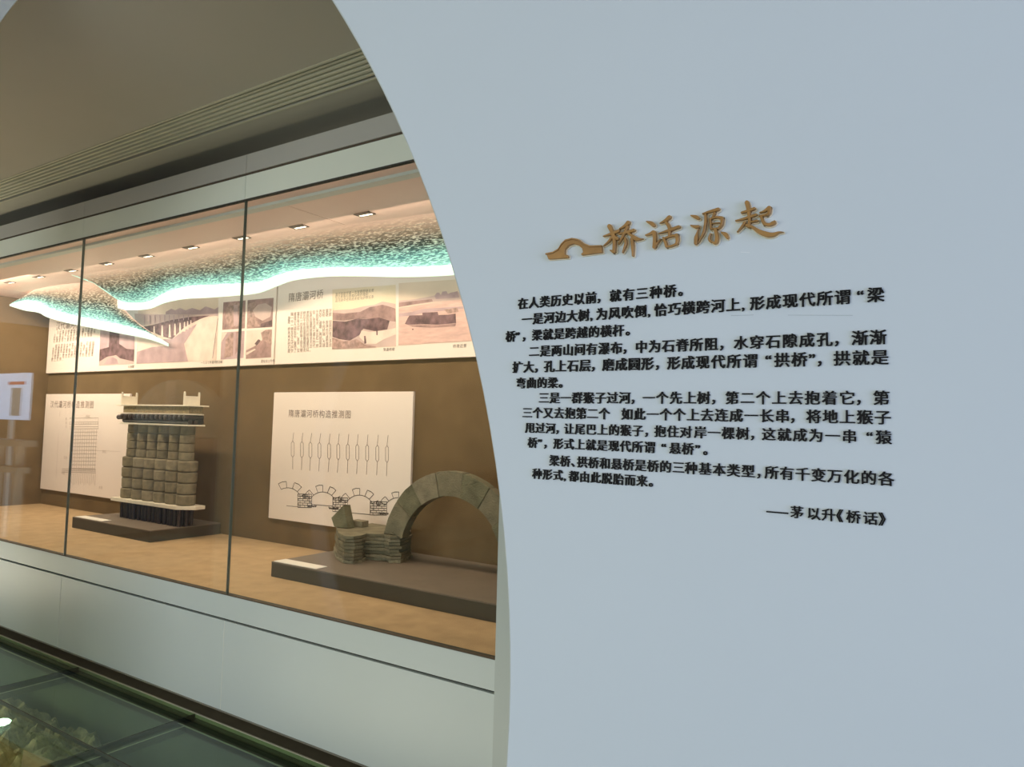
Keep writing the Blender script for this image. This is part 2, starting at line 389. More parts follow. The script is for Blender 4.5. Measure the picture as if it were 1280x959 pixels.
# ------------------------------------------------------------------ showcase
case = thing('display_case', 'long built-in glass museum showcase with pale grey lacquered base and fascia', 'display case', (-4.9, YG, 0))
XS = [-13.61, -11.89, -10.18, -8.465, -6.75, -5.04, -3.328, -1.605]
for a, b in zip(XS, XS[1:]):
    boxo('base_panel', (a+.003, YG, .075), (b-.003, YG+.02, .529), M['casepaint'], case, .0015)
    boxo('seam_filler', (b-.003, YG+.0015, .076), (b+.003, YG+.018, .528), M['seamline'], case)
    boxo('fascia_panel', (a+.0015, YG, TOPG+.004), (b-.0015, YG+.02, 2.897), M['fascia'], case)
    boxo('upper_fascia_panel', (a+.0015, YG, 2.912), (b-.0015, YG+.02, 3.014), M['fascia_up'], case)
    gpane = boxo('glass_pane', (a+.0034, YG+.004, .664), (b-.0034, YG+.016, TOPG-.003), M['glass'], case)
    boxo('silicone_joint', (b-.0032, YG+.003, .664), (b+.0032, YG+.017, TOPG-.003), M['seal'], case)
boxo('base_core', (XS[0], YG+.02, .078), (-1.605, YG+.06, .655), M['groove'], case)
boxo('toe_edge', (XS[0], YG+.001, .066), (-1.605, YG+.03, .074), M['kickedge'], case)
boxo('sill', (XS[0], YG, .540), (-1.605, YG+.019, .660), M['casepaint'], case, .0015)
boxo('sill_gasket', (XS[0], YG+.0005, .6601), (-1.605, YG+.0185, .6645), M['groovebrown'], case)
boxo('top_gasket', (XS[0], YG-.001, TOPG-.003), (-1.605, YG+.02, TOPG+.004), M['groove'], case)
boxo('fascia_groove', (XS[0], YG+.006, 2.897), (-1.605, YG+.03, 2.912), M['groovebrown'], case)
boxo('fascia_back', (XS[0], YG+.02, TOPG+.004), (-1.605, YG+.05, 3.014), M['cove'], case)
boxo('cove_shadow_gap', (XS[0], YG+.20, 3.014), (-1.605, YG+.26, CEIL), M['ceiling'], case)
boxo('cove_floor', (XS[0], YG+.05, 2.99), (-1.605, YG+.26, 3.014), M['cove'], case)
boxo('deck', (XL, YG+.06, DECK-.04), (-1.2, YB, DECK), M['deck'], case)
boxo('head_channel', (XL, YG+.02, TOPG-.002), (-1.2, YG+.09, TOPG+.02), M['soffit'], case)
boxo('soffit_trim', (XL, YG+.09, TOPG-.018), (-1.2, YG+.145, TOPG+.02), M['casepaint'], case, .002)
# soffit in two sheets, with a fine joint between them, ending in front of the cove
boxo('soffit_panel', (-3.163, YG+.145, SOF), (-1.2, 3.40, SOF+.018), M['soffit'], case)
boxo('soffit_panel', (XL, YG+.145, SOF), (-3.167, 3.40, SOF+.018), M['soffit'], case)
boxo('soffit_joint', (-3.167, YG+.146, SOF+.004), (-3.163, 3.40, SOF+.017), M['groove'], case)
boxo('cove_top', (XL, 3.40, SOF+.10), (-1.2, YB, SOF+.12), M['soffit'], case)
boxo('cove_riser', (XL, 3.385, SOF+.018), (-1.2, 3.40, SOF+.12), M['soffit'], case)

names = ['nearest the arch wall', 'second from the arch wall', 'third from the arch wall', 'fourth from the arch wall',
         'fifth from the arch wall', 'sixth from the arch wall', 'seventh from the arch wall', 'eighth from the arch wall', 'last one at the far left end']
for k in range(9):
    c = at(*[(459.5, 268), (375, 283), (304, 296.5), (241, 308), (184.5, 318.5), (135, 328.5), (90.5, 337.5), (49, 346), (12, 353)][k], 2.88)
    x = -2.90-.5475*k; y = 2.87
    d = thing('recessed_downlight', 'small slot downlight in the showcase soffit, '+names[k], 'downlight', (x, y, SOF), 'downlights in a row along the showcase soffit')
    b = MB(); z0, z1 = SOF-.004, SOF-.0005
    hx, hy = .060, .028
    b.box((x-hx, y-hy, z0), (x+hx, y-hy+.006, z1)); b.box((x-hx, y+hy-.004, z0), (x+hx, y+hy, z1))
    b.box((x-hx, y-hy, z0), (x-hx+.006, y+hy, z1)); b.box((x+hx-.006, y-hy, z0), (x+hx, y+hy, z1))
    b.build('bezel', M['downbody'], d)
    boxo('baffle', (x-hx+.005, y-hy+.005, z0+.0012), (x+hx-.005, y+.004, z1), M['downbody'], d)
    boxo('lens', (x-hx+.012, y+.0042, z0+.001), (x+hx-.020, y+hy-.005, z1), M['downlens'], d)

# ------------------------------------------------------------------ rippled light ceiling
def catmull(P, t):
    n = len(P)-1; f = t*n; i = min(int(f), n-1); u = f-i
    g = lambda k: Vector(P[max(0, min(n, k))])
    p0, p1, p2, p3 = g(i-1), g(i), g(i+1), g(i+2)
    return .5*((2*p1)+(p2-p0)*u+(2*p0-5*p1+4*p2-p3)*u*u+(3*p1-p0-3*p2+p3)*u**3)
def ripple_sheet(name, top, bot, parent, nu, nv, curve, amp=.010):
    """Loft from the soffit line 'top' to the lit rim 'bot', with cut ripples as relief."""
    mb = MB(); uvs = []
    for j in range(nv+1):
        v = j/nv
        for i in range(nu+1):
            u = i/nu; a, b = catmull(top, u), catmull(bot, u)
            p = a.lerp(b, v); p.z += curve*math.sin(PI*v)*(a.z-b.z)
            r = .5*noise.noise(Vector((p.x*13+p.y*9, p.y*34, 4)))+.5*noise.noise(Vector((p.x*30, p.y*70, 9)))
            p.z += amp*r*min(1, v*2.5)*min(1, (1-v)*8)-.001
            mb.v.append(tuple(p)); uvs.append((u, v))
    for j in range(nv):
        for i in range(nu):
            k = j*(nu+1)+i; mb.face([k, k+1, k+nu+2, k+nu+1])
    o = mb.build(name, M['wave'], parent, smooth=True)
    ul = o.data.uv_layers.new(name='UVMap')
    for l in o.data.loops: ul.data[l.index].uv = uvs[l.vertex_index]
    s = o.modifiers.new('thick', 'SOLIDIFY'); s.thickness = .004; s.offset = 1
    return o
def band(name, path, h, parent, m, n=80, th=.014, lean=.0):
    """Lit edge strip: follows 'path' (its lower edge); h(u) is its height."""
    mb = MB()
    for i in range(n+1):
        u = i/n; p = catmull(path, u); q = catmull(path, min(1, u+.01))-catmull(path, max(0, u-.01)); q.z = 0; q.normalize()
        nn = Vector((q.y, -q.x, 0)); hh = h(u)
        for dy, z in ((0, 0), (0, hh), (th, hh), (th, 0)): mb.v.append((p.x-nn.x*(dy+lean*(z/hh if hh else 0)), p.y-nn.y*(dy+lean*(z/hh if hh else 0)), p.z+z))
    for i in range(n):
        for k in range(4):
            a, b = i*4+k, i*4+(k+1) % 4; mb.face([a, b, b+4, a+4])
    mb.face([0, 1, 2, 3]); mb.face([n*4+k for k in range(4)][::-1])
    return mb.build(name, m, parent, smooth=False)
YW = 3.36
A_low = [(147, 385), (160, 387.5), (185, 386), (205, 378.5), (230, 373.5), (258, 372), (285, 370), (320, 366.5), (345, 357.5), (365, 350.5), (400, 346), (440, 345), (500, 346), (560, 344)]
lowA = [at(*p, YW) for p in A_low] + [Vector((-2.2, YW, 2.47)), Vector((-1.65, YW, 2.45))]
thA = [10, 9, 9, 12, 15, 16, 15, 14, 13, 12, 11, 11, 12, 13]
midA = [at(p[0], p[1]-t, YW) for p, t in zip(A_low, thA)] + [Vector((-2.2, YW, 2.52)), Vector((-1.65, YW, 2.50))]
wa = thing('wave_light_ceiling', 'rippled turquoise wave ceiling sheet over the boards, ending at the arch wall', 'light ceiling', (-4.2, YW, 2.6))
def topA(k):
    x = midA[k].x
    y = 2.98+.05*math.sin(x*2.1)
    return Vector((min(-1.3, x+.0), y, SOF+.004))
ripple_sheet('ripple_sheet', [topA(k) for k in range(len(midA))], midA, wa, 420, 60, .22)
def hA(u): return (catmull(midA, u)-catmull(lowA, u)).z+.001
band('light_band', lowA, hA, wa, M['band'], 110)
mb = MB()                        # closing cheek at the free left end of the sheet
t0, m0, l0 = topA(0), midA[0], lowA[0]
mb.prism([t0, t0.lerp(m0, .5)+Vector((0, 0, .22*(t0.z-m0.z))), m0, l0, l0+Vector((0, .014, 0)), Vector((l0.x, l0.y+.014, SOF-.001))], (.006, 0, 0)).build('end_cheek', M['bandcool'], wa)

wbx = thing('wave_light_ceiling', 'rippled wave sheet in the far left corner, its bright tail sweeping down', 'light ceiling', (-7.5, 3.3, 2.5))
B_low = [((12, 382.5), 3.20), ((30, 388), 3.24), ((48, 391), 3.28), ((60, 397), 3.34), ((85, 404), 3.40), ((115, 410), 3.45), ((150, 417), 3.50), ((185, 424), 3.54), ((210, 433), 3.57)]
B_mid = [((12, 380.5), 3.20), ((30, 376), 3.24), ((48, 378), 3.28), ((62, 385), 3.34), ((85, 393), 3.40), ((115, 399), 3.45), ((150, 406), 3.50), ((183, 416), 3.54), ((209, 430), 3.57)]
B_top = [((38, 366), 3.02), ((43, 362), 3.03), ((50, 360), 3.04), ((65, 357), 3.06), ((90, 354), 3.08), ((115, 352), 3.10), ((139, 350), 3.16), ((150, 378), 3.42), ((170, 402), 3.50), ((205, 426), 3.568)]
low = [at(*p, y) for p, y in B_low]; mid = [at(*p, y) for p, y in B_mid]
top = [atz(*p, SOF+.003) if k < 7 else at(*p, y) for k, (p, y) in enumerate(B_top)]
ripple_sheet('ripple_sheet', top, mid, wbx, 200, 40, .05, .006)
band('light_band', low, lambda u: max(.003, (catmull(mid, u)-catmull(low, u)).z+.002), wbx, M['band'], 80, th=.006)

# ------------------------------------------------------------------ lettering
_gl = {}
def glyph(ch, extr, bold):
    k = (ch, extr, bold)
    if k not in _gl:
        cu = bpy.data.curves.new('glyph', 'FONT'); cu.body = ch; cu.size = 1; cu.extrude = extr; cu.resolution_u = 2
        o = bpy.data.objects.new('glyph', cu); me = bpy.data.meshes.new_from_object(o)
        bpy.data.objects.remove(o); bpy.data.curves.remove(cu)
        if bold:                 # heavier strokes: shifted copies, more across than up, as in a bold book face
            V = [tuple(v.co) for v in me.vertices]; F = [tuple(p.vertices) for p in me.polygons]; nv, nf = [], []
            for k_, (sx, sy) in enumerate(((-1, -.45), (1, -.45), (-1, .45), (1, .45))):
                nf += [tuple(i+len(nv) for i in f) for f in F]
                nv += [(x+sx*bold, y+sy*bold, z_*(1+.004*k_)) for x, y, z_ in V]
            me = bpy.data.meshes.new('glyph'); me.from_pydata(nv, [], nf)
        _gl[k] = me
        me['x0'] = min([v.co.x for v in me.vertices] or [0])
    return _gl[k]
def print_text(name, text, x, z, em, pitch, Y, m, parent, bold=.01, zc=.36, scale_x=1):
    """Flat lettering on a plane facing -Y: left edge x, mid height z; one mesh."""
    mb = MB()
    for i, ch in enumerate(text):
        if ch in ' \u3000': continue
        me = glyph(ch, 0, bold); n = len(mb.v)
        for v in me.vertices: mb.v.append((x+i*pitch+v.co.x*em*scale_x, Y, z+(v.co.y-zc)*em))
        for p in me.polygons: mb.face([n+k for k in p.vertices])
    me = bpy.data.meshes.new(name); off = wpos(parent)
    me.from_pydata([tuple(Vector(v)-off) for v in mb.v], [], mb.f); me.materials.append(m)
    o = bpy.data.objects.new(name, me); COL.objects.link(o); o.parent = parent
    return o

LINES = [('在人类历史以前，就有三种桥。',1.773,[-6133,-5934,-5736,-5537,-5339,-5140,-4942,-4744,-4545,-4338,-4132,-3925,-3718,-3510]),
('一是河边大树,为风吹倒,恰巧横跨河上,形成现代所谓“梁',1.7475,[-6053,-5854,-5654,-5455,-5255,-5056,-4856,-4760,-4558,-4355,-4152,-3950,-3853,-3652,-3452,-3251,-3046,-2842,-2638,-2532,-2328,-2124,-1921,-1717,-1513,-1267,-1151]),
('桥”，梁就是跨越的横杆。',1.7218,[-6350,-6167,-6032,-5860,-5664,-5468,-5273,-5077,-4881,-4685,-4489,-4287]),
('二是两山间有瀑布，中为石脊所阻，水穿石隙成孔，渐渐',1.6965,[-5907,-5708,-5509,-5310,-5111,-4913,-4714,-4515,-4316,-4131,-3931,-3731,-3532,-3335,-3132,-2923,-2738,-2534,-2330,-2126,-1922,-1717,-1513,-1323,-1127]),
('扩大，孔上石层，磨成圆形，形成现代所谓“拱桥”，拱就是',1.6725,[-6206,-6001,-5795,-5632,-5428,-5224,-5019,-4817,-4641,-4439,-4237,-4036,-3821,-3652,-3450,-3247,-3037,-2827,-2617,-2338,-2222,-2015,-1812,-1708,-1522,-1316,-1110]),
('弯曲的梁。',1.6475,[-6131,-5940,-5749,-5559,-5368]),
('三是一群猴子过河，一个先上树，第二个上去抱着它，第',1.6244,[-5710,-5519,-5327,-5136,-4945,-4754,-4562,-4371,-4180,-4005,-3808,-3610,-3413,-3224,-3024,-2843,-2646,-2448,-2250,-2053,-1855,-1657,-1460,-1270,-1091]),
('三个又去抱第二个\u3000如此一个个上去连成一长串，将地上猴子',1.6014,[-6001,-5814,-5626,-5438,-5250,-5063,-4875,-4687,-4509,-4330,-4137,-3944,-3752,-3559,-3366,-3175,-2982,-2788,-2595,-2402,-2209,-2022,-1840,-1649,-1458,-1268,-1077]),
('甩过河，让尾巴上的猴子，抱住对岸一棵树，这就成为一串“猿',1.5781,[-5942,-5759,-5577,-5395,-5257,-5074,-4891,-4708,-4525,-4343,-4160,-3967,-3827,-3643,-3460,-3261,-3075,-2888,-2702,-2514,-2371,-2183,-1995,-1808,-1620,-1432,-1168,-1065]),
('桥”，形式上就是现代所谓“悬桥”。',1.5555,[-5890,-5710,-5599,-5435,-5253,-5071,-4889,-4707,-4525,-4343,-4161,-3978,-3725,-3609,-3430,-3247,-3138]),
('梁桥、拱桥和悬桥是桥的三种基本类型，所有千变万化的各',1.5298,[-5499,-5314,-5129,-5026,-4843,-4660,-4477,-4295,-4111,-3927,-3743,-3559,-3382,-3191,-3003,-2816,-2628,-2431,-2335,-2150,-1965,-1780,-1596,-1411,-1226,-1041]),
('种形式,都由此脱胎而来。',1.5084,[-5794,-5611,-5428,-5246,-5160,-4981,-4801,-4622,-4442,-4263,-4084,-3901]),
('—茅以升《桥话》',1.4826,[-2312,-2022,-1829,-1660,-1499,-1386,-1203,-1043])]
PUN = '，,。、“”《》'
def letters(idx, parent):
    s, z, xs = LINES[idx]
    dd = sorted(b-a for a, b in zip(xs, xs[1:])); EM = .945*dd[len(dd)//2]/1e4
    ln = empty('text_line', (0, 0, 0)); ln.parent = parent
    for ch, xi in zip(s, xs):
        if ch == '\u3000': continue
        base = glyph(ch, .07, .020)
        key = 'scaled'+ch+str(round(EM*1e5))
        if key not in _gl:
            me = base.copy(); me.name = 'character'
            for v in me.vertices:
                x, y, q = v.co; v.co = (x*EM, -q*EM if False else -q*EM, (y-.36)*EM)
            # normals stay outward: (x,y,z)->(x,-z,y) is a pure rotation
            me.materials.clear(); me.materials.append(M['black']); _gl[key] = me
        me = _gl[key]
        x = xi/1e4
        if ch in PUN: ox = x-base['x0']*EM
        elif ch == '—': ox = x-base['x0']*EM
        else: ox = x-.035*EM
        o = bpy.data.objects.new('punctuation_mark' if ch in PUN+'—' else 'character', me)
        COL.objects.link(o); o.parent = ln
        o.location = Vector((ox, YT-.07*EM-.0002, z))-wpos(parent)
        if ch == '—': o.scale = (1.55, 1, 1.25)
PARA = [('first and shortest paragraph of black raised Chinese characters, right under the gold title', [0]),
        ('second paragraph of black raised Chinese characters, beginning with a single-stroke character', [1, 2]),
        ('third paragraph of black raised Chinese characters, beginning with a two-stroke character', [3, 4, 5]),
        ('longest paragraph of black raised Chinese characters, four lines in the lower middle', [6, 7, 8, 9]),
        ('last two-line paragraph of black raised Chinese characters above the signature line', [10, 11]),
        ('short black raised signature line with a long dash, at the lower right', [12])]
for lab, ids in PARA:
    x0 = min(LINES[i][2][0] for i in ids)/1e4; z0 = LINES[ids[-1]][1]
    t = thing('inscription' if len(ids) != 1 or ids[0] == 0 else 'signature_line', lab, 'lettering', (x0, YT, z0), 'black raised text on the arch wall')
    for i in ids: letters(i, t)

TITLE = {'qiao':[[(-4552,18760,70),(-4505,18667,65),(-4468,18559,59),(-4463,18454,58),(-4468,18366,58)],[(-4642,18617,19),(-4537,18634,46),(-4402,18666,55)],[(-4504,18585,39),(-4559,18525,31),(-4634,18474,12)],[(-4471,18366,52),(-4526,18396,19)],[(-4469,18600,34),(-4412,18549,55)],[(-4251,18767,76),(-4300,18727,52),(-4386,18693,21)],[(-4393,18620,25),(-4283,18629,46),(-4162,18645,54)],[(-4261,18710,46),(-4296,18641,46),(-4352,18545,37),(-4398,18469,15)],[(-4267,18630,27),(-4188,18568,48),(-4126,18517,69),(-4072,18503,36),(-4015,18504,9)],[(-4294,18545,40),(-4283,18463,45),(-4331,18339,18)],[(-4191,18525,54),(-4176,18406,51),(-4171,18275,27)]],'hua':[[(-3969,18747,18),(-3904,18716,56),(-3858,18674,53)],[(-3977,18548,21),(-3906,18562,41),(-3857,18573,67),(-3841,18497,56),(-3847,18361,56)],[(-3843,18368,44),(-3799,18420,26),(-3751,18469,12)],[(-3631,18762,66),(-3693,18721,46),(-3769,18694,15)],[(-3680,18698,43),(-3632,18613,49),(-3628,18499,43)],[(-3776,18549,20),(-3647,18572,46),(-3490,18606,54)],[(-3716,18484,29),(-3681,18406,46),(-3665,18345,40)],[(-3701,18472,32),(-3587,18491,37),(-3522,18492,60)],[(-3522,18492,60),(-3511,18428,54),(-3525,18374,40)],[(-3665,18348,35),(-3600,18348,32),(-3516,18370,34)]],'yuan':[[(-3325,18744,14),(-3250,18711,53),(-3216,18684,39)],[(-3324,18604,17),(-3253,18575,50),(-3215,18573,45)],[(-3250,18344,53),(-3244,18424,61),(-3231,18491,22),(-3215,18548,8)],[(-3161,18743,17),(-3067,18757,41),(-2945,18775,52)],[(-3120,18726,36),(-3118,18615,41),(-3145,18481,36),(-3218,18349,11)],[(-2992,18729,38),(-3026,18674,22)],[(-3053,18662,27),(-3043,18523,33)],[(-3053,18655,25),(-2971,18669,33),(-2894,18645,54)],[(-2890,18639,51),(-2900,18559,43),(-2943,18510,35)],[(-3038,18591,16),(-2923,18586,19)],[(-3045,18515,25),(-2949,18516,24)],[(-2983,18508,44),(-2960,18389,52),(-2979,18320,49),(-3025,18337,16)],[(-3048,18457,19),(-3067,18388,38),(-3043,18344,30)],[(-2904,18458,19),(-2848,18420,57),(-2818,18369,40)]],'qi':[[(-2571,18813,61),(-2554,18754,63),(-2540,18645,47),(-2533,18564,42)],[(-2634,18682,34),(-2560,18694,42),(-2472,18715,42)],[(-2712,18585,19),(-2624,18593,37),(-2450,18629,44)],[(-2533,18577,37),(-2539,18484,50)],[(-2533,18541,24),(-2437,18548,39)],[(-2595,18545,40),(-2630,18496,32),(-2691,18431,13)],[(-2574,18505,40),(-2494,18470,39),(-2417,18407,57),(-2303,18348,74),(-2228,18339,59),(-2166,18360,28),(-2107,18355,8)],[(-2402,18649,18),(-2342,18662,36),(-2284,18698,59)],[(-2284,18694,59),(-2284,18635,46),(-2310,18605,36)],[(-2405,18605,29),(-2304,18609,31)],[(-2386,18603,34),(-2367,18538,39),(-2339,18490,44)],[(-2339,18490,44),(-2278,18474,46),(-2228,18493,59),(-2216,18510,31)]],'emblem':[(-5610,18470),(-5477,18479),(-5390,18515),(-5340,18587),(-5271,18641),(-5151,18654),(-5048,18621),(-4962,18550),(-4861,18501),(-4663,18485),(-4653,18372),(-4992,18371),(-5001,18398),(-4968,18414),(-4986,18477),(-5046,18534),(-5132,18560),(-5217,18545),(-5277,18495),(-5280,18418),(-5222,18396),(-5221,18355),(-5563,18371)]}
def stroke_outline(pts, grow=0):
    P = [(x/1e4, z/1e4, w_/1e4) for x, z, w_ in pts]
    S = []
    n = len(P)-1; steps = max(3, 5*n)
    for i in range(steps+1):
        v = catmull([(a, b, c_) for a, b, c_ in P], i/steps); S.append(v)
    L_, R_ = [], []
    for i, s in enumerate(S):
        a, b = S[max(0, i-1)], S[min(len(S)-1, i+1)]
        t = Vector((b.x-a.x, b.y-a.y)); t = t.normalized() if t.length > 1e-9 else Vector((1, 0))
        h = max(.0004, s.z*.5*.86)+grow
        L_.append((s.x-t.y*h, s.y+t.x*h)); R_.append((s.x+t.y*h, s.y-t.x*h))
    def cap(s, q, sign):
        t = Vector((s.x-q.x, s.y-q.y)).normalized(); h = max(.0004, s.z*.5*.86)+grow; out = []
        base = math.atan2(t.y, t.x)
        for k in range(1, 6):
            a = base+PI/2-PI*k/6; out.append((s.x+math.cos(a)*h*.9, s.y+math.sin(a)*h*.9))
        return out
    return L_ + cap(S[-1], S[-2], 1) + R_[::-1] + cap(S[0], S[1], 1)
def solid(mb, out, y0, y1, cham=0):
    k = len(out)
    if not cham:
        mb.prism([(x, y0, z) for x, z in out], (0, y1-y0, 0)); return
    cx = sum(p[0] for p in out)/k; cz = sum(p[1] for p in out)/k
    mb.prism([(x, y0, z) for x, z in out], (0, y1-y0, 0))
TL = {'qiao': 'first', 'hua': 'second', 'yuan': 'third', 'qi': 'last and rightmost'}
for key in ('qiao', 'hua', 'yuan', 'qi'):
    ss = TITLE[key]; xs = [p[0] for s in ss for p in s]; zs = [p[1] for s in ss for p in s]
    t = thing('title_character', TL[key]+' large gold brush-style Chinese character of the title', 'lettering', (sum(xs)/len(xs)/1e4, YT, min(zs)/1e4), 'gold title on the arch wall')
    for s in ss:
        mb = MB(); solid(mb, stroke_outline(s, .0009), YT-.0002, YT-.0035); mb.build('backing', M['cream'], t)
        j = random.random()*.0006
        mb = MB(); solid(mb, stroke_outline(s), YT-.0034, YT-.0085-j); mb.build('stroke', M['gold'], t, bevel=.0006, seg=1)
em = [(x/1e4, z/1e4) for x, z in TITLE['emblem']]
t = thing('bridge_emblem', 'gold arched bridge emblem left of the gold title characters', 'emblem', (em[0][0], YT, min(p[1] for p in em)))
cx = sum(p[0] for p in em)/len(em); cz = sum(p[1] for p in em)/len(em)
def grow(poly, g):
    out = []; n = len(poly)
    area2 = sum(poly[i][0]*poly[(i+1) % n][1]-poly[(i+1) % n][0]*poly[i][1] for i in range(n)); sg = 1 if area2 > 0 else -1
    for i in range(n):
        a, b, c_ = (Vector(poly[(i+k) % n]) for k in (-1, 0, 1)); t1 = (b-a).normalized(); t2 = (c_-b).normalized(); tt = (t1+t2)
        tt = tt.normalized() if tt.length > .3 else t1
        out.append((b.x+tt.y*g*sg, b.y-tt.x*g*sg))
    return out
def smooth_poly(p, n0):           # rounder arch line on the top edge
    return p
MB().prism([(x, YT-.0002, z) for x, z in grow(em, .0011)], (0, -.0033, 0)).build('backing', M['cream'], t)
MB().prism([(x, YT-.0034, z) for x, z in em], (0, -.005, 0)).build('bridge_body', M['gold'], t, bevel=.0005, seg=1)
topl = em[:10]; grv = [(x, z-.0022) for x, z in topl]
mb = MB()
mb.prism([(x, YT-.0084, z-.0002) for x, z in topl]+[(x, YT-.0084, z) for x, z in grv[::-1]], (0, -.0016, 0)); mb.build('bridge_rim', M['gold'], t)
mb = MB()
mb.prism([(x, YT-.0084, z) for x, z in grv]+[(x, YT-.0084, z-.0006) for x, z in grv[::-1]], (0, -.0003, 0)); mb.build('bridge_groove', M['golddark'], t)

# ------------------------------------------------------------------ exhibit boards
YF = YB-.022                      # front face of the boards
def board(label, x0, x1, z0, z1, th=.020, gap=.0005):
    t = thing('exhibit_board', label, 'board', ((x0+x1)/2, YB, z0), 'printed boards on the showcase back wall')
    MB().box((x0, YB-gap-th, z0), (x1, YB-gap, z1)).build('panel', M['board'], t, .002)
    return t
def P3(px, py, k=0): p = at(px, py, YF+.0015-.0004*k-.0008); return p
def tone(name, c, vary=.25, scale=14, stretch=(1, 1, 1)): return mat(name, c, .6, vary=vary, scale=scale, detail=6, stretch=stretch)
TN = {'sky': tone('photo_sky', (.78, .64, .52), .06, 3), 'sky2': tone('photo_sky_warm', (.84, .72, .54), .05, 3), 'pink': tone('photo_field', (.70, .47, .42), .14, 10, (1, 1, 5)),
      'mid': tone('photo_mid', (.36, .23, .22), .35, 16), 'dark': tone('photo_dark', (.17, .10, .11), .5, 22), 'mauve': tone('photo_mauve', (.50, .36, .38), .18, 9),
      'haze': tone('photo_haze', (.62, .47, .44), .10, 6), 'light': tone('photo_light', (.80, .66, .58), .10, 10), 'rock': tone('photo_rock', (.42, .28, .25), .45, 30)}
def photo(parent, label, base, layers):
    """A flat printed photograph: its sheet and, lying on it, its printed tonal shapes (pixel outlines of the print)."""
    mb = MB(); mb.prism([P3(*p) for p in base[1]], (0, .0004, 0)); o = mb.build('printed_photo', TN[base[0]], parent); o['label'] = label
    for k, (tn, poly) in enumerate(layers):
        mb = MB(); mb.prism([P3(x, y, k+1) for x, y in poly], (0, .0002, 0)); mb.build('printed_shape', TN[tn], o)
    return o
Z_ = lambda r: r*YB+EYE
bUR = board('right upper exhibit board with two sepia ruin photographs and a text column', -4.556, -1.26, 2.007, 2.742, .03)
bUL = board('left upper exhibit board with sepia bridge photographs behind the wave light', -8.19, -4.572, 2.007, 2.742, .03)
bLR = board('square white board with an arch bridge line drawing behind the arch model', -4.56, -3.155, .838, 1.793)
bLL = board('square white board with a pier line drawing behind the column pier model', -8.18, -6.58, .812, 1.790)
YP = YB-.0305
def P3(px, py, k=0): return at(px, py, YP-.0012-.0004*k)
# upper right board
photo(bUR, 'sepia photograph of a ruined stone pier in a river bed', ('sky2', [(415.5, 362), (494.5, 356), (495, 433.5), (415, 437)]), [
    ('haze', [(416, 388), (425, 387.5), (440, 386.5), (455, 383), (468, 381), (478, 377), (484, 378), (494.4, 380), (495, 433), (415.3, 436.6)]),
    ('mid', [(416, 391), (430, 392), (450, 390), (462, 384), (478, 381), (486, 383), (494.4, 386), (494.6, 402), (470, 400), (450, 398), (430, 401), (416, 400)]),
    ('dark', [(415.8, 401), (432, 402), (448, 398), (458, 399), (474, 397), (487, 401), (484, 412), (468, 414), (454, 411), (449, 419), (437, 426), (424, 424), (415.4, 421)]),
    ('light', [(452, 413), (462, 415), (474, 414), (486, 412), (494.6, 410), (494.8, 418), (480, 424), (470, 430), (458, 430), (449, 421)]),
    ('rock', [(415.2, 422), (430, 427), (446, 424), (456, 431), (470, 433), (470, 434.5), (415.2, 436.6)]),
    ('dark', [(455, 420), (457, 420), (458, 429), (455.5, 430)]), ('dark', [(470, 404), (472, 404), (472, 419), (470.5, 419)]),
    ('dark', [(463, 404), (467, 403), (468, 411), (464, 412)])])
photo(bUR, 'sepia photograph of a long excavated pier on a sandy flat', ('sky', [(498.5, 354), (640, 345), (638, 423.5), (498, 432)]), [
    ('haze', [(498.6, 376), (520, 374), (545, 369), (560, 367), (577, 365), (638, 359), (638, 369), (578, 374), (540, 378), (498.5, 384)]),
    ('mid', [(498.6, 378.5), (515, 376.5), (540, 374), (541, 377), (520, 380), (498.5, 384)]),
    ('mauve', [(543, 370), (546, 366), (549, 366), (551, 369), (553, 364.5), (558, 364), (560, 368), (563, 366), (572, 364), (574, 372), (545, 374)]),
    ('pink', [(498.5, 385), (520, 382), (545, 378), (579, 374), (638, 369), (637.6, 423), (498, 431.6)]),
    ('mauve', [(498.4, 392), (515, 390), (530, 386), (579, 383), (638, 380), (638, 384), (579.5, 386), (530, 391), (515, 395), (498.4, 396)]),
    ('dark', [(506, 405), (510, 397), (512, 394.5), (528, 394), (528, 391), (547, 390), (548, 394), (560, 393.5), (569.5, 392), (570, 404), (548, 406), (530, 405.5), (510, 406)]),
    ('mid', [(510, 406.5), (548, 406.5), (570, 404.5), (569, 408), (540, 410), (515, 408.5)]),
    ('rock', [(555, 387), (572, 384.5), (573, 390), (560, 392)]), ('dark', [(515, 411), (517, 411), (517, 412.5), (515, 412.5)])])
def board_text(parent, name, text, px, py, em, pitch, m, bold=.0, sx=1, Y=None):
    p = at(px, py, Y or YP-.0012); return print_text(name, text, p.x, p.z, em, pitch, p.y, m, parent, bold, scale_x=sx)
board_text(bUR, 'board_title', '隋唐灞河桥', 360.5, 372.5, .074, .078, M['inkgrey'], .0)
BT = ['　隋唐灞河桥遗址位于西安灞河下', '游一座多孔石拱桥，现存桥墩数座', '距今已有一千四百余年。', '　一九九四年在灞河河道中发现，', '桥墩由石条砌筑而成，墩间净跨六', '米左右，桥面约宽七米，桥长四百', '米左右，每座桥墩南北两端均有分', '水尖，其上雕有龙头石刻，是已知', '时代最早规模最大的一座大型多孔', '石拱桥，为研究古代桥梁建造技术', '提供了实物资料。']
for i, s in enumerate(BT):
    p = at(359.5, 393.5+i*4.55, YP-.0012); print_text('body_text_line', s, p.x, p.z, .031, .0345, p.y, M['inkgrey'], bUR, .0)
for i, s in enumerate(['灞河隋唐桥第一次发掘现场全景', '可见桥墩与倒塌石构件堆积', '及河床中密布的木桩与护岸石条']):
    p = at(419, 368.3+i*3.9, YP-.0012); print_text('caption_line', s, p.x, p.z, .026, .0275, p.y, M['ink'], bUR, .0)
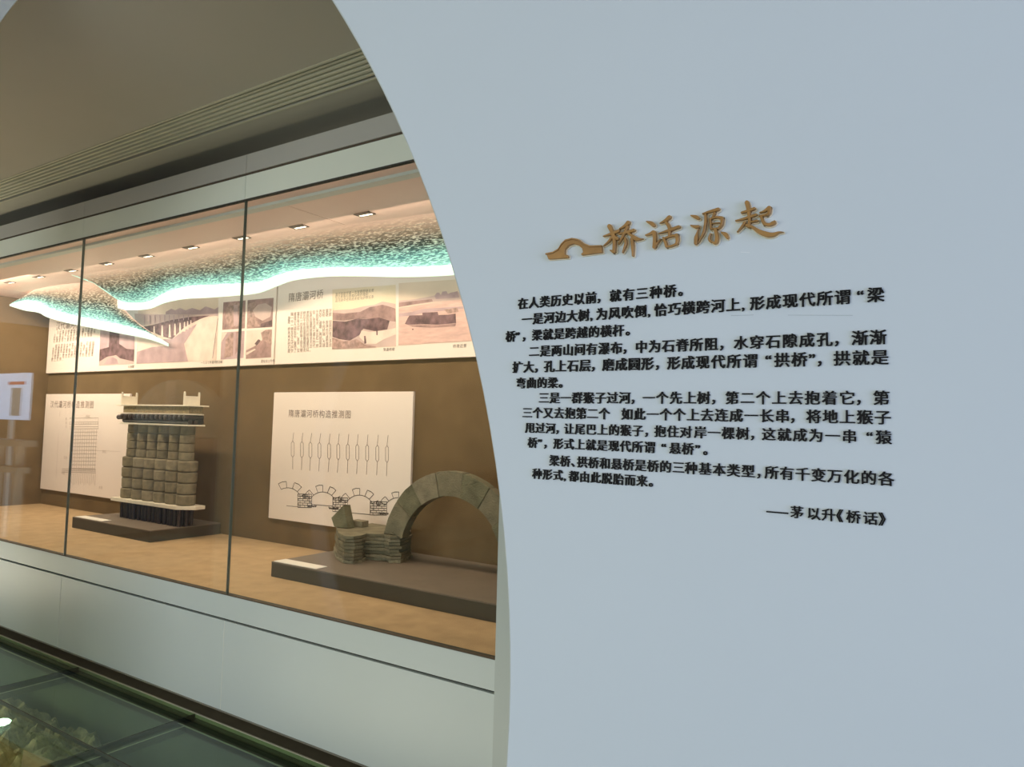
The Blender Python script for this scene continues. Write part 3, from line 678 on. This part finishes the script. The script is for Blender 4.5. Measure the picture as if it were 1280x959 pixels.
board_text(bUR, 'caption_line', '隋唐桥墩', 479, 437.3, .025, .027, M['ink']); board_text(bUR, 'caption_line', '桥墩近景', 566, 433, .026, .028, M['ink'])
# upper left board
photo(bUL, 'sepia photograph of a dark stone pillar', ('haze', [(126, 406), (168.5, 408), (167, 455.2), (123.5, 457.5)]), [
    ('mauve', [(125.4, 412), (137, 414), (138, 434), (124.6, 437)]), ('mauve', [(149, 409), (168.4, 409), (168, 437), (155, 435), (149, 430)]),
    ('dark', [(137, 409), (149.5, 409), (149, 430), (158, 436), (167.8, 437), (167.2, 452), (150, 448), (145, 444), (134, 446), (124, 452), (124.6, 437), (136, 434)]),
    ('mauve', [(130, 455.5), (134, 449), (141, 446.5), (146, 449), (148, 455)])])
photo(bUL, 'sepia photograph of a long river bridge on rows of piers', ('sky', [(173, 378), (273, 372), (270.5, 451), (170.4, 455)]), [
    ('light', [(172, 412), (200, 420), (225, 407), (245, 398), (272, 395), (270.6, 450.6), (170.6, 454.6)]),
    ('mauve', [(207, 390), (214, 386), (219, 388), (225, 385), (232, 388), (240, 385), (250, 388), (257, 383), (263, 385), (268, 387), (273, 384), (272.4, 395), (250, 394), (207, 393)]),
    ('haze', [(168, 392), (190, 393), (273, 393), (262, 396), (240, 398), (190, 406), (170, 409)]),
    ('dark', [(171, 410), (190, 406.5), (215, 400), (240, 396), (262, 394.5), (250, 399), (240, 404), (231, 409), (223, 416), (215, 424), (204, 421), (190, 415), (171.4, 417)]),
    ('mauve', [(171, 436), (195, 424), (215, 424), (232, 412), (246, 405), (230, 430), (235, 452), (170.6, 454.6)]),
    ('light', [(173, 428), (184, 420), (198, 422), (212, 432), (190, 434), (171, 440)])]+
    [('light', [(x, 408-i*1.1), (x+1.2, 408-i*1.1), (x+2.4-i*.1, 427-i*2.5), (x-1+i*.05, 427-i*2.5)]) for i, x in enumerate((192, 202, 211.5, 218, 224.5, 230, 234, 238))] +
    [('mauve', [(x, 394), (x+.9, 394), (x+.9, 406-i*.7), (x, 406-i*.7)]) for i, x in enumerate((180, 187, 193, 199, 205, 211, 217, 223, 229, 235))] +
    [('dark', [(272, 398), (272.6, 398), (266, 448), (265.4, 448)])])
photo(bUL, 'upper left of four small sepia detail photographs', ('mid', [(279.3, 378), (307, 375.5), (306, 410.5), (277.6, 412.5)]), [
    ('rock', [(283, 385), (287, 380), (296, 378), (303, 382), (305, 395), (301, 406), (292, 410), (284, 406), (281, 396)]), ('mauve', [(292, 381), (297, 381), (298, 406), (292, 408)])])
photo(bUL, 'upper right of four small sepia detail photographs', ('mid', [(309.5, 375.3), (342, 372.3), (340.3, 408.8), (308.5, 410.8)]), [
    ('rock', [(310, 380), (320, 377), (318, 395), (325, 408), (309, 410)]), ('haze', [(316, 388), (322, 381), (332, 379), (340, 384), (338, 396), (328, 401), (319, 396)]), ('dark', [(326, 405), (340, 400), (340.2, 408.4), (326, 409.4)])])
photo(bUL, 'lower left of four small sepia detail photographs', ('mauve', [(277, 415.7), (305.6, 413.7), (304.3, 447.5), (275.6, 449.7)]), [
    ('rock', [(282, 425), (289, 416), (292, 416), (291, 445), (280, 448)]), ('mid', [(295, 415), (302, 414.5), (300, 435), (294, 443)]), ('light', [(277, 416), (284, 415.6), (279, 424), (276.6, 428)])])
photo(bUL, 'lower right of four small sepia detail photographs', ('light', [(308.2, 413.5), (340, 411.3), (338.8, 447), (307, 449)]), [
    ('mid', [(307.5, 438), (318, 433), (328, 425), (339, 430), (338.8, 446.6), (307.2, 448.6)]), ('rock', [(326, 416), (333, 412), (339.8, 412), (339.4, 431), (328, 425)]), ('dark', [(318, 430), (323, 424), (326, 426), (321, 432)]), ('light', [(307.6, 441), (318, 436), (320, 437), (308, 444)])])
board_text(bUL, 'board_title', '汉代灞河桥', 70, 408, .095, .098, M['inkgrey'], .0)
BL = ['　汉代灞河桥遗址位于灞河故道之', '上，是一座大型木梁柱桥，桥桩与', '石柱并用，为研究汉代长安城东', '交通提供了重要线索。', '', '　桥梁遗存由木桩、石板、石柱和', '木梁构件组成，石柱共六排，每排', '由石墩逐层叠砌，其下为木桩基础', '与石板，其上设盖梁木梁，铺设填', '土桥面，是目前所见最早的石柱墩', '桥之实例。']
for i, s in enumerate(BL):
    p = at(67.5-i*.35, 416.3+i*3.35, YP-.0012); print_text('body_text_line', s, p.x, p.z, .042, .0565, p.y, M['inkgrey'], bUL, .0)
board_text(bUL, 'caption_line', '石柱墩', 160, 458.6, .032, .034, M['ink']); board_text(bUL, 'caption_line', '一九五七年灞河桥旧影', 251, 453.6, .028, .03, M['ink'])
board_text(bUL, 'caption_line', '遗址出土构件', 326, 451.8, .026, .028, M['ink'])

# line drawings on the two lower boards
YD = YB-.0218
def dline(mb, a, b, w_=.004, Y=YD):
    A, B = at(*a, Y), at(*b, Y); d = Vector((B.x-A.x, B.z-A.z)); 
    if d.length < 1e-6: return
    d.normalize(); n = Vector((-d.y, d.x))*w_/2; k = len(mb.v)
    for p, s in ((A, 1), (B, 1), (B, -1), (A, -1)): mb.v.append((p.x+n.x*s, Y, p.z+n.y*s))
    mb.face([k, k+1, k+2, k+3])
def poly(mb, pts, w_=.004, close=False):
    for a, b in zip(pts, pts[1:]+([pts[0]] if close else [])): dline(mb, a, b, w_)
def dz(u, v): return (335+u/4.795, 480+v/4.795)
board_text(bLR, 'board_title', '隋唐灞河桥构造推测图', 360.6, 517.0, .061, .0665, M['inkgrey'], .0, Y=YD)
cut_x = [(152, 148, 148), (207, 203, 200), (260, 254, 250), (314, 308, 304), (370, 366, 360), (425, 421, 415), (482, 478, 475), (538, 535, 531), (597, 594, 590), (659, 655, 651), (718, 713, 710)]
mb = MB()
for i, (a, b, c_) in enumerate(cut_x):
    y0 = 292+i*1.5; ya = 345+i*2.8; yb = 440+i*3.2; ye = 512+i*4
    pts = lambda s: [dz(b, ya-3), dz(b+s*9, ya+10), dz(b+s*9, yb-14), dz(b, yb)]
    dline(mb, dz(a+2, y0), dz(b, ya-3)); poly(mb, pts(1)); poly(mb, pts(-1)); dline(mb, dz(b, yb), dz(c_, ye))
mb.build('pier_plan_drawing', M['inkgrey'], bLR)
mb = MB(); mbd = MB()
def courses(x0, x1, y0, y1):
    n = 6
    for r in range(n+1):
        yy = y0+(y1-y0)*r/n; dline(mb, dz(x0+(r % 2)*2, yy), dz(x1-(r % 3)*2, yy+2), .0045)
        if r < n:
            for c_ in range(3):
                xx = x0+(x1-x0)*((c_+(.5 if r % 2 else 0.1))/3); dline(mb, dz(xx, yy), dz(xx, yy+(y1-y0)/n), .0045)
    dline(mb, dz(x0, y0), dz(x0, y1), .004); dline(mb, dz(x1, y0), dz(x1, y1-8), .004)
    cxx = (x0+x1)/2
    poly(mb, [dz(cxx-10, y0+2), dz(cxx+10, y0+2), dz(cxx+10, y0+22), dz(cxx-10, y0+22)], .006, True); dline(mb, dz(cxx, y0+6), dz(cxx, y0+18), .009)
def ring(cx_, cy_, ri, ro, a0, a1, nst):
    f = lambda r, a: dz(cx_+r*math.cos(a), cy_-r*math.sin(a))
    n = 16; poly(mb, [f(ri, a0+(a1-a0)*i/n) for i in range(n+1)], .0045)
    for i in range(nst+1):
        a = a0+(a1-a0)*i/nst; dline(mb, f(ri, a), f(ro, a), .0045)
        if i < nst and i % 2 == 0:
            b = a+(a1-a0)/nst; poly(mb, [f(ro, a), f(ro+2, (a+b)/2), f(ro, b)], .0045)
ring(118, 705, 82, 120, math.radians(118), math.radians(22), 4)
ring(326, 730, 82, 122, math.radians(150), math.radians(28), 6)
ring(546, 755, 88, 128, math.radians(150), math.radians(26), 6)
ring(780, 770, 88, 122, math.radians(150), math.radians(88), 3)
poly(mb, [dz(244, 650), dz(246, 700), dz(262, 720)], .0045); poly(mb, [dz(408, 700), dz(407, 730)], .0045); poly(mb, [dz(462, 700), dz(462, 740)], .0045); poly(mb, [dz(634, 720), dz(634, 760)], .0045)
courses(178, 262, 660, 740); courses(388, 478, 682, 765); courses(612, 712, 705, 785)
dline(mb, dz(110, 730), dz(215, 740), .003); dline(mb, dz(262, 723), dz(390, 733), .004); dline(mb, dz(490, 772), dz(612, 784), .004)
for x0, y0 in ((236, 730), (365, 742), (668, 775)):
    for k in range(5): poly(mb, [dz(x0+k*11, y0-6+k % 2*4), dz(x0+4+k*11, y0+8), dz(x0+10+k*11, y0+k % 2*3)], .008)
mb.build('arch_elevation_drawing', M['ink'], bLR)
def dy(u, v): return (50+u/5.99, 480+v/5.99)
board_text(bLL, 'board_title', '汉代灞河桥构造推测图', 62.8, 505.6, .078, .0875, M['inkgrey'], .0, Y=YD)
mb = MB()
faint = mat('print_ink_faint', (.52, .43, .37), .6)
for y in (255, 285, 300, 320, 335): dline(mb, dy(222, y+2), dy(437, y), .005)
for i in range(13): dline(mb, dy(222+i*17.5, 290), dy(222+i*17.5, 303), .005)
for i in range(12):
    x = 236+i*17; dline(mb, dy(x, 340), dy(x-14, 655), .0045)
for j in range(11): dline(mb, dy(238-j*2, 362+j*27), dy(430-j*1.5, 360+j*27.5), .0045)
for y in (640, 652, 664): dline(mb, dy(165, y-4), dy(418, y+2), .006)
for i in range(16): dline(mb, dy(212+i*13.5, 670), dy(207+i*13.5, 760-i % 3*8), .0045)
dline(mb, dy(150, 205), dy(146, 245)); dline(mb, dy(138, 380), dy(120, 700), .003); dline(mb, dy(437, 250), dy(436, 335), .004); dline(mb, dy(425, 500), dy(600, 505), .002)
mb.build('pier_elevation_drawing', faint, bLL)
for s, x, y in (('桥面', 344, 245), ('水位', 465, 506), ('木桩', 440, 775), ('石柱', 178, 552), ('地面', 160, 665), ('盖', 190, 262), ('梁', 190, 292), ('木', 190, 320)):
    p = at(*dy(x, y), YD); print_text('caption_line', s, p.x, p.z, .034, .036, p.y, faint, bLL, .0)

# ------------------------------------------------------------------ plinths and label cards
def plinth(label, x0, x1, y0, y1):
    t = thing('plinth', label, 'plinth', ((x0+x1)/2, (y0+y1)/2, DECK))
    boxo('top_board', (x0, y0, PLT-.008), (x1, y1, PLT), M['plinth'], t, .001)
    boxo('side_boards', (x0+.001, y0+.001, DECK+.0005), (x1-.001, y1-.001, PLT-.008), M['plinthfront'], t)
    return t
plinth('low dark grey plinth carrying the column pier model', -6.29, -5.155, 3.05, 3.64)
plinth('long low dark grey plinth carrying the stone arch model', -3.547, -1.30, 2.86, 3.64)
def card(label, pts):
    t = thing('label_card', label, 'label', pts[0]); MB().prism([Vector((p.x, p.y, PLT+.0005)) for p in pts], (0, 0, .003)).build('card_sheet', M['card'], t)
card('narrow white label card on the front left corner of the column pier plinth', [Vector((-6.27, 3.06, PLT)), Vector((-5.86, 3.06, PLT)), Vector((-5.86, 3.14, PLT)), Vector((-6.27, 3.14, PLT))])
card('narrow white label card on the front left corner of the arch model plinth', [Vector((-3.535, 2.868, PLT)), Vector((-3.175, 2.868, PLT)), Vector((-3.175, 2.955, PLT)), Vector((-3.535, 2.955, PLT))])

# ------------------------------------------------------------------ model of the column pier
pm = thing('pier_model', 'model of a bridge pier of six drum columns on a white slab over dark piles', 'model', (-5.6, 3.33, PLT))
YC = 3.335
i = 0
for r_, yy in enumerate((3.30, 3.345, 3.39)):
    for k in range(17):
        x = -6.02+k*.052+random.uniform(-.006, .006)+r_*.012; h0 = .878
        MB().cyl((x, yy+random.uniform(-.008, .008), PLT), .013, h0-PLT, seg=8, r2=.016).build('pile', M['log'], pm)
MB().prism([(-6.10, 3.25, .878), (-5.165, 3.25, .878), (-5.045, 3.34, .878), (-5.06, 3.43, .878), (-6.10, 3.43, .878)], (0, 0, .028)).build('base_slab', M['plaster'], pm, .003)
zlow = [.906+.086*k for k in range(5)]; zup = [1.250+.0665*k for k in range(5)]
for c_ in range(6):
    xl = -5.960+.158*c_; xu = -5.938+.1495*c_
    for k in range(4):
        j = random.uniform(-.003, .003); r = .070*(1.0+random.uniform(-.02, .02))+(.004 if k == 3 else 0)
        b = MB(); b.cyl((xl+j, YC+j, zlow[k]+.001), r*.98, .083, seg=28, r2=r); b.build('drum', random.choice([M['stone'], M['stone2']]), pm, .011, smooth=False)
    for k in range(4):
        j = random.uniform(-.002, .002); r = .058-.001*k
        b = MB(); b.cyl((xu+j, YC+j, zup[k]+.001), r*1.0, .0635, seg=28, r2=r*.97); b.build('drum', random.choice([M['stone'], M['stonedark'], M['stone']]), pm, .005)
boxo('cap_slab', (-6.03, 3.25, 1.5165), (-5.07, 3.40, 1.5285), M['plaster'], pm, .002)
for yy in (3.275, 3.325, 3.372): MB().cyl((-6.0, yy, 1.549), .0195, .925, 'x', 10).build('cross_beam', M['log'], pm)
MB().cyl((-6.06, 3.262, 1.573), .019, .12, 'x', 10).build('cross_beam', M['log'], pm)
MB().ball((-6.062, 3.262, 1.573), .021).build('beam_end', M['log'], pm, smooth=True)
for k in range(15):
    x = -5.985+k*.0632
    MB().cyl((x, 3.238, 1.581), .0205, .155, 'y', 12).build('beam_log', M['log'], pm); MB().ball((x, 3.239, 1.581), .0205, sq=(1, .45, 1)).build('beam_end', M['log'], pm, smooth=True)
boxo('upper_slab', (-6.055, 3.25, 1.603), (-5.075, 3.39, 1.612), M['plaster'], pm, .002)
MB().prism([(-6.01, 3.265, 1.612), (-5.085, 3.265, 1.612), (-5.085, 3.385, 1.612), (-6.01, 3.385, 1.612)], (0, 0, .056)).build('road_fill', M['fill'], pm, .004)
boxo('deck_slab', (-6.10, 3.25, 1.668), (-5.06, 3.42, 1.679), M['plaster'], pm, .002)
for xr in (-6.03, -5.145):
    rl = MB(); 
    for yy in (3.262, 3.385): rl.box((xr-.006, yy-.006, 1.679), (xr+.006, yy+.006, 1.77)); rl.ball((xr, yy, 1.775), .008)
    rl.box((xr-.003, 3.262, 1.68), (xr+.003, 3.385, 1.742)); rl.box((xr-.005, 3.262, 1.740), (xr+.005, 3.385, 1.750))
    rl.build('railing', M['plaster'], pm)

# ------------------------------------------------------------------ model of the stone arch
am = thing('arch_model', 'grey-green stone model of a bridge arch springing from a layered pier', 'model', (-2.6, 3.38, PLT))
foot = [atz(417, 690.5, PLT), atz(421, 699, PLT), atz(428.5, 704.5, PLT), atz(441, 705.3, PLT), atz(452, 703.2, PLT), atz(458, 700.5, PLT), atz(483, 701.5, PLT), atz(487, 704.3, PLT), atz(500.5, 704.3, PLT), atz(514.5, 697, PLT)]
foot += [foot[9]+Vector((-.10, .07, 0)), Vector((foot[9].x-.26, 3.60, PLT)), Vector((foot[0].x+.05, 3.60, PLT)), foot[0]+Vector((-.0, .12, 0))]
# upper courses: the recess in the middle of the nose closes, the base is the widest
cen = sum(foot, Vector())/len(foot)
def pier_courses(ox, mirror):
    for k in range(8):
        g = 1.0 if k == 0 else .985-.002*k
        pts = []
        for i, p in enumerate(foot):
            q = cen+(p-cen)*g+Vector((random.uniform(-.007, .007), random.uniform(-.007, .007), 0))
            if k > 0 and i in (5, 6): q = q+Vector((-.004, -.016, 0))
            x = q.x if not mirror else 2*ox-q.x
            pts.append(Vector((x, q.y, PLT+.0005+.0205*k)))
        if mirror: pts = pts[::-1]
        MB().prism(pts, (0, 0, .0178)).build('stone_course', M['archbase'] if k == 0 else random.choice([M['archstone'], M['archstone2']]), am, .0015)
pier_courses(0, False)
AXC, AZC, RI, RO, YA0, YA1 = -2.566, .800, .369, .513, 3.30, 3.362
pier_courses(AXC, True)
def arcpt(r, a): return (AXC+r*math.cos(a), AZC+r*math.sin(a))
joints = [165, 143, 125, 103, 80, 58, 37, 15]
ends = [math.asin((.907-AZC)/RI)]
for n_, (a1, a0) in enumerate(zip(joints, joints[1:])):
    A0, A1 = math.radians(a0+.12), math.radians(a1-.12); pts = []
    jr = random.uniform(-.002, .002)
    for i in range(9): pts.append(arcpt(RI+jr, A0+(A1-A0)*i/8))
    for i in range(9): pts.append(arcpt(RO+jr+random.uniform(-.0015, .0015), A1+(A0-A1)*i/8))
    MB().prism([(x, YA0+jr*1.2, z) for x, z in pts], (0, YA1-YA0, 0)).build('voussoir', [M['archstone'], M['archmoss'], M['archstone2'], M['archstone'], M['archmoss'], M['archstone'], M['archmoss']][n_], am, .0025)
for s in (1, -1):                 # springer stones down to the pier top
    pts = [arcpt(RI, math.radians(15)), arcpt(RO, math.radians(15)), (AXC+RO*.985, .9065), (AXC+RI*.955, .9065)]
    pts = [(AXC+s*(x-AXC), z) for x, z in pts]
    MB().prism([(x, YA0, z) for x, z in pts], (0, YA1-YA0, 0)).build('springer', M['archstone'], am, .0025)
st = [(-3.50, .9065), (-3.529, .961), (-3.424, 1.051), (-3.375, .9065)]
MB().prism([(x, 3.30, z) for x, z in st], (.0, .062, 0)).build('arch_stub', M['archmoss'], am, .003)
b = at(441, 664, 3.42); MB().box((b.x, 3.40, .9065), (b.x+.10, 3.46, .945)).build('loose_block', M['archstone2'], am, .003)

# ------------------------------------------------------------------ things behind the viewer, added to give the reflections in the showcase glass
t = thing('lit_display', 'backlit white display panel with a red caption at the far end of the gallery', 'display panel', (-11.6, .55, 0))
boxo('panel', (-12.3, .50, 1.50), (-10.12, .56, 2.10), M['displaywhite'], t)
boxo('post', (-12.2, .52, 0), (-12.14, .56, 1.50), M['displaygrey'], t); boxo('post', (-10.55, .52, 0), (-10.49, .56, 1.50), M['displaygrey'], t)
boxo('caption', (-10.62, .5605, 1.95), (-10.16, .563, 1.99), M['displayred'], t)
boxo('printed_pillar', (-10.52, .5605, 1.55), (-10.25, .563, 1.91), M['displaygrey'], t)
t = thing('side_table', 'long white two-tier table at the far end of the gallery', 'table', (-11.2, .6, 0))
boxo('tabletop', (-12.8, .60, 1.18), (-9.65, .8, 1.26), M['tablewhite'], t, .005)
for x in (-12.6, -11.8, -11.0, -10.4, -9.85): boxo('leg', (x, .66, 0), (x+.05, .76, 1.18), M['tablewhite'], t)
boxo('shelf', (-12.6, .64, .86), (-9.7, .78, .93), M['tablewhite'], t)
t = thing('arched_stand_in', 'pale rounded stand-in panel over a grey counter, added for its reflection', 'partition', (-9.7, -1.2, 0))  # added panel, shaped to give a pale reflection in the glass
pts = [(-10.75, 1.30)] + [(-9.7-1.05*math.cos(a), 1.55+.58*math.sin(a)) for a in [PI*i/20 for i in range(21)]] + [(-8.65, 1.30)]
MB().prism([(x, -1.2, z) for x, z in pts], (0, -.1, 0)).build('arched_panel', M['partition'], t)
boxo('post', (-9.95, -1.21, 1.30), (-9.70, -1.19, 2.10), M['displaywhitepaint'], t)
boxo('counter', (-10.7, -1.3, 0), (-8.7, -1.15, 1.30), M['countergrey'], t)
t['kind'] = 'thing'
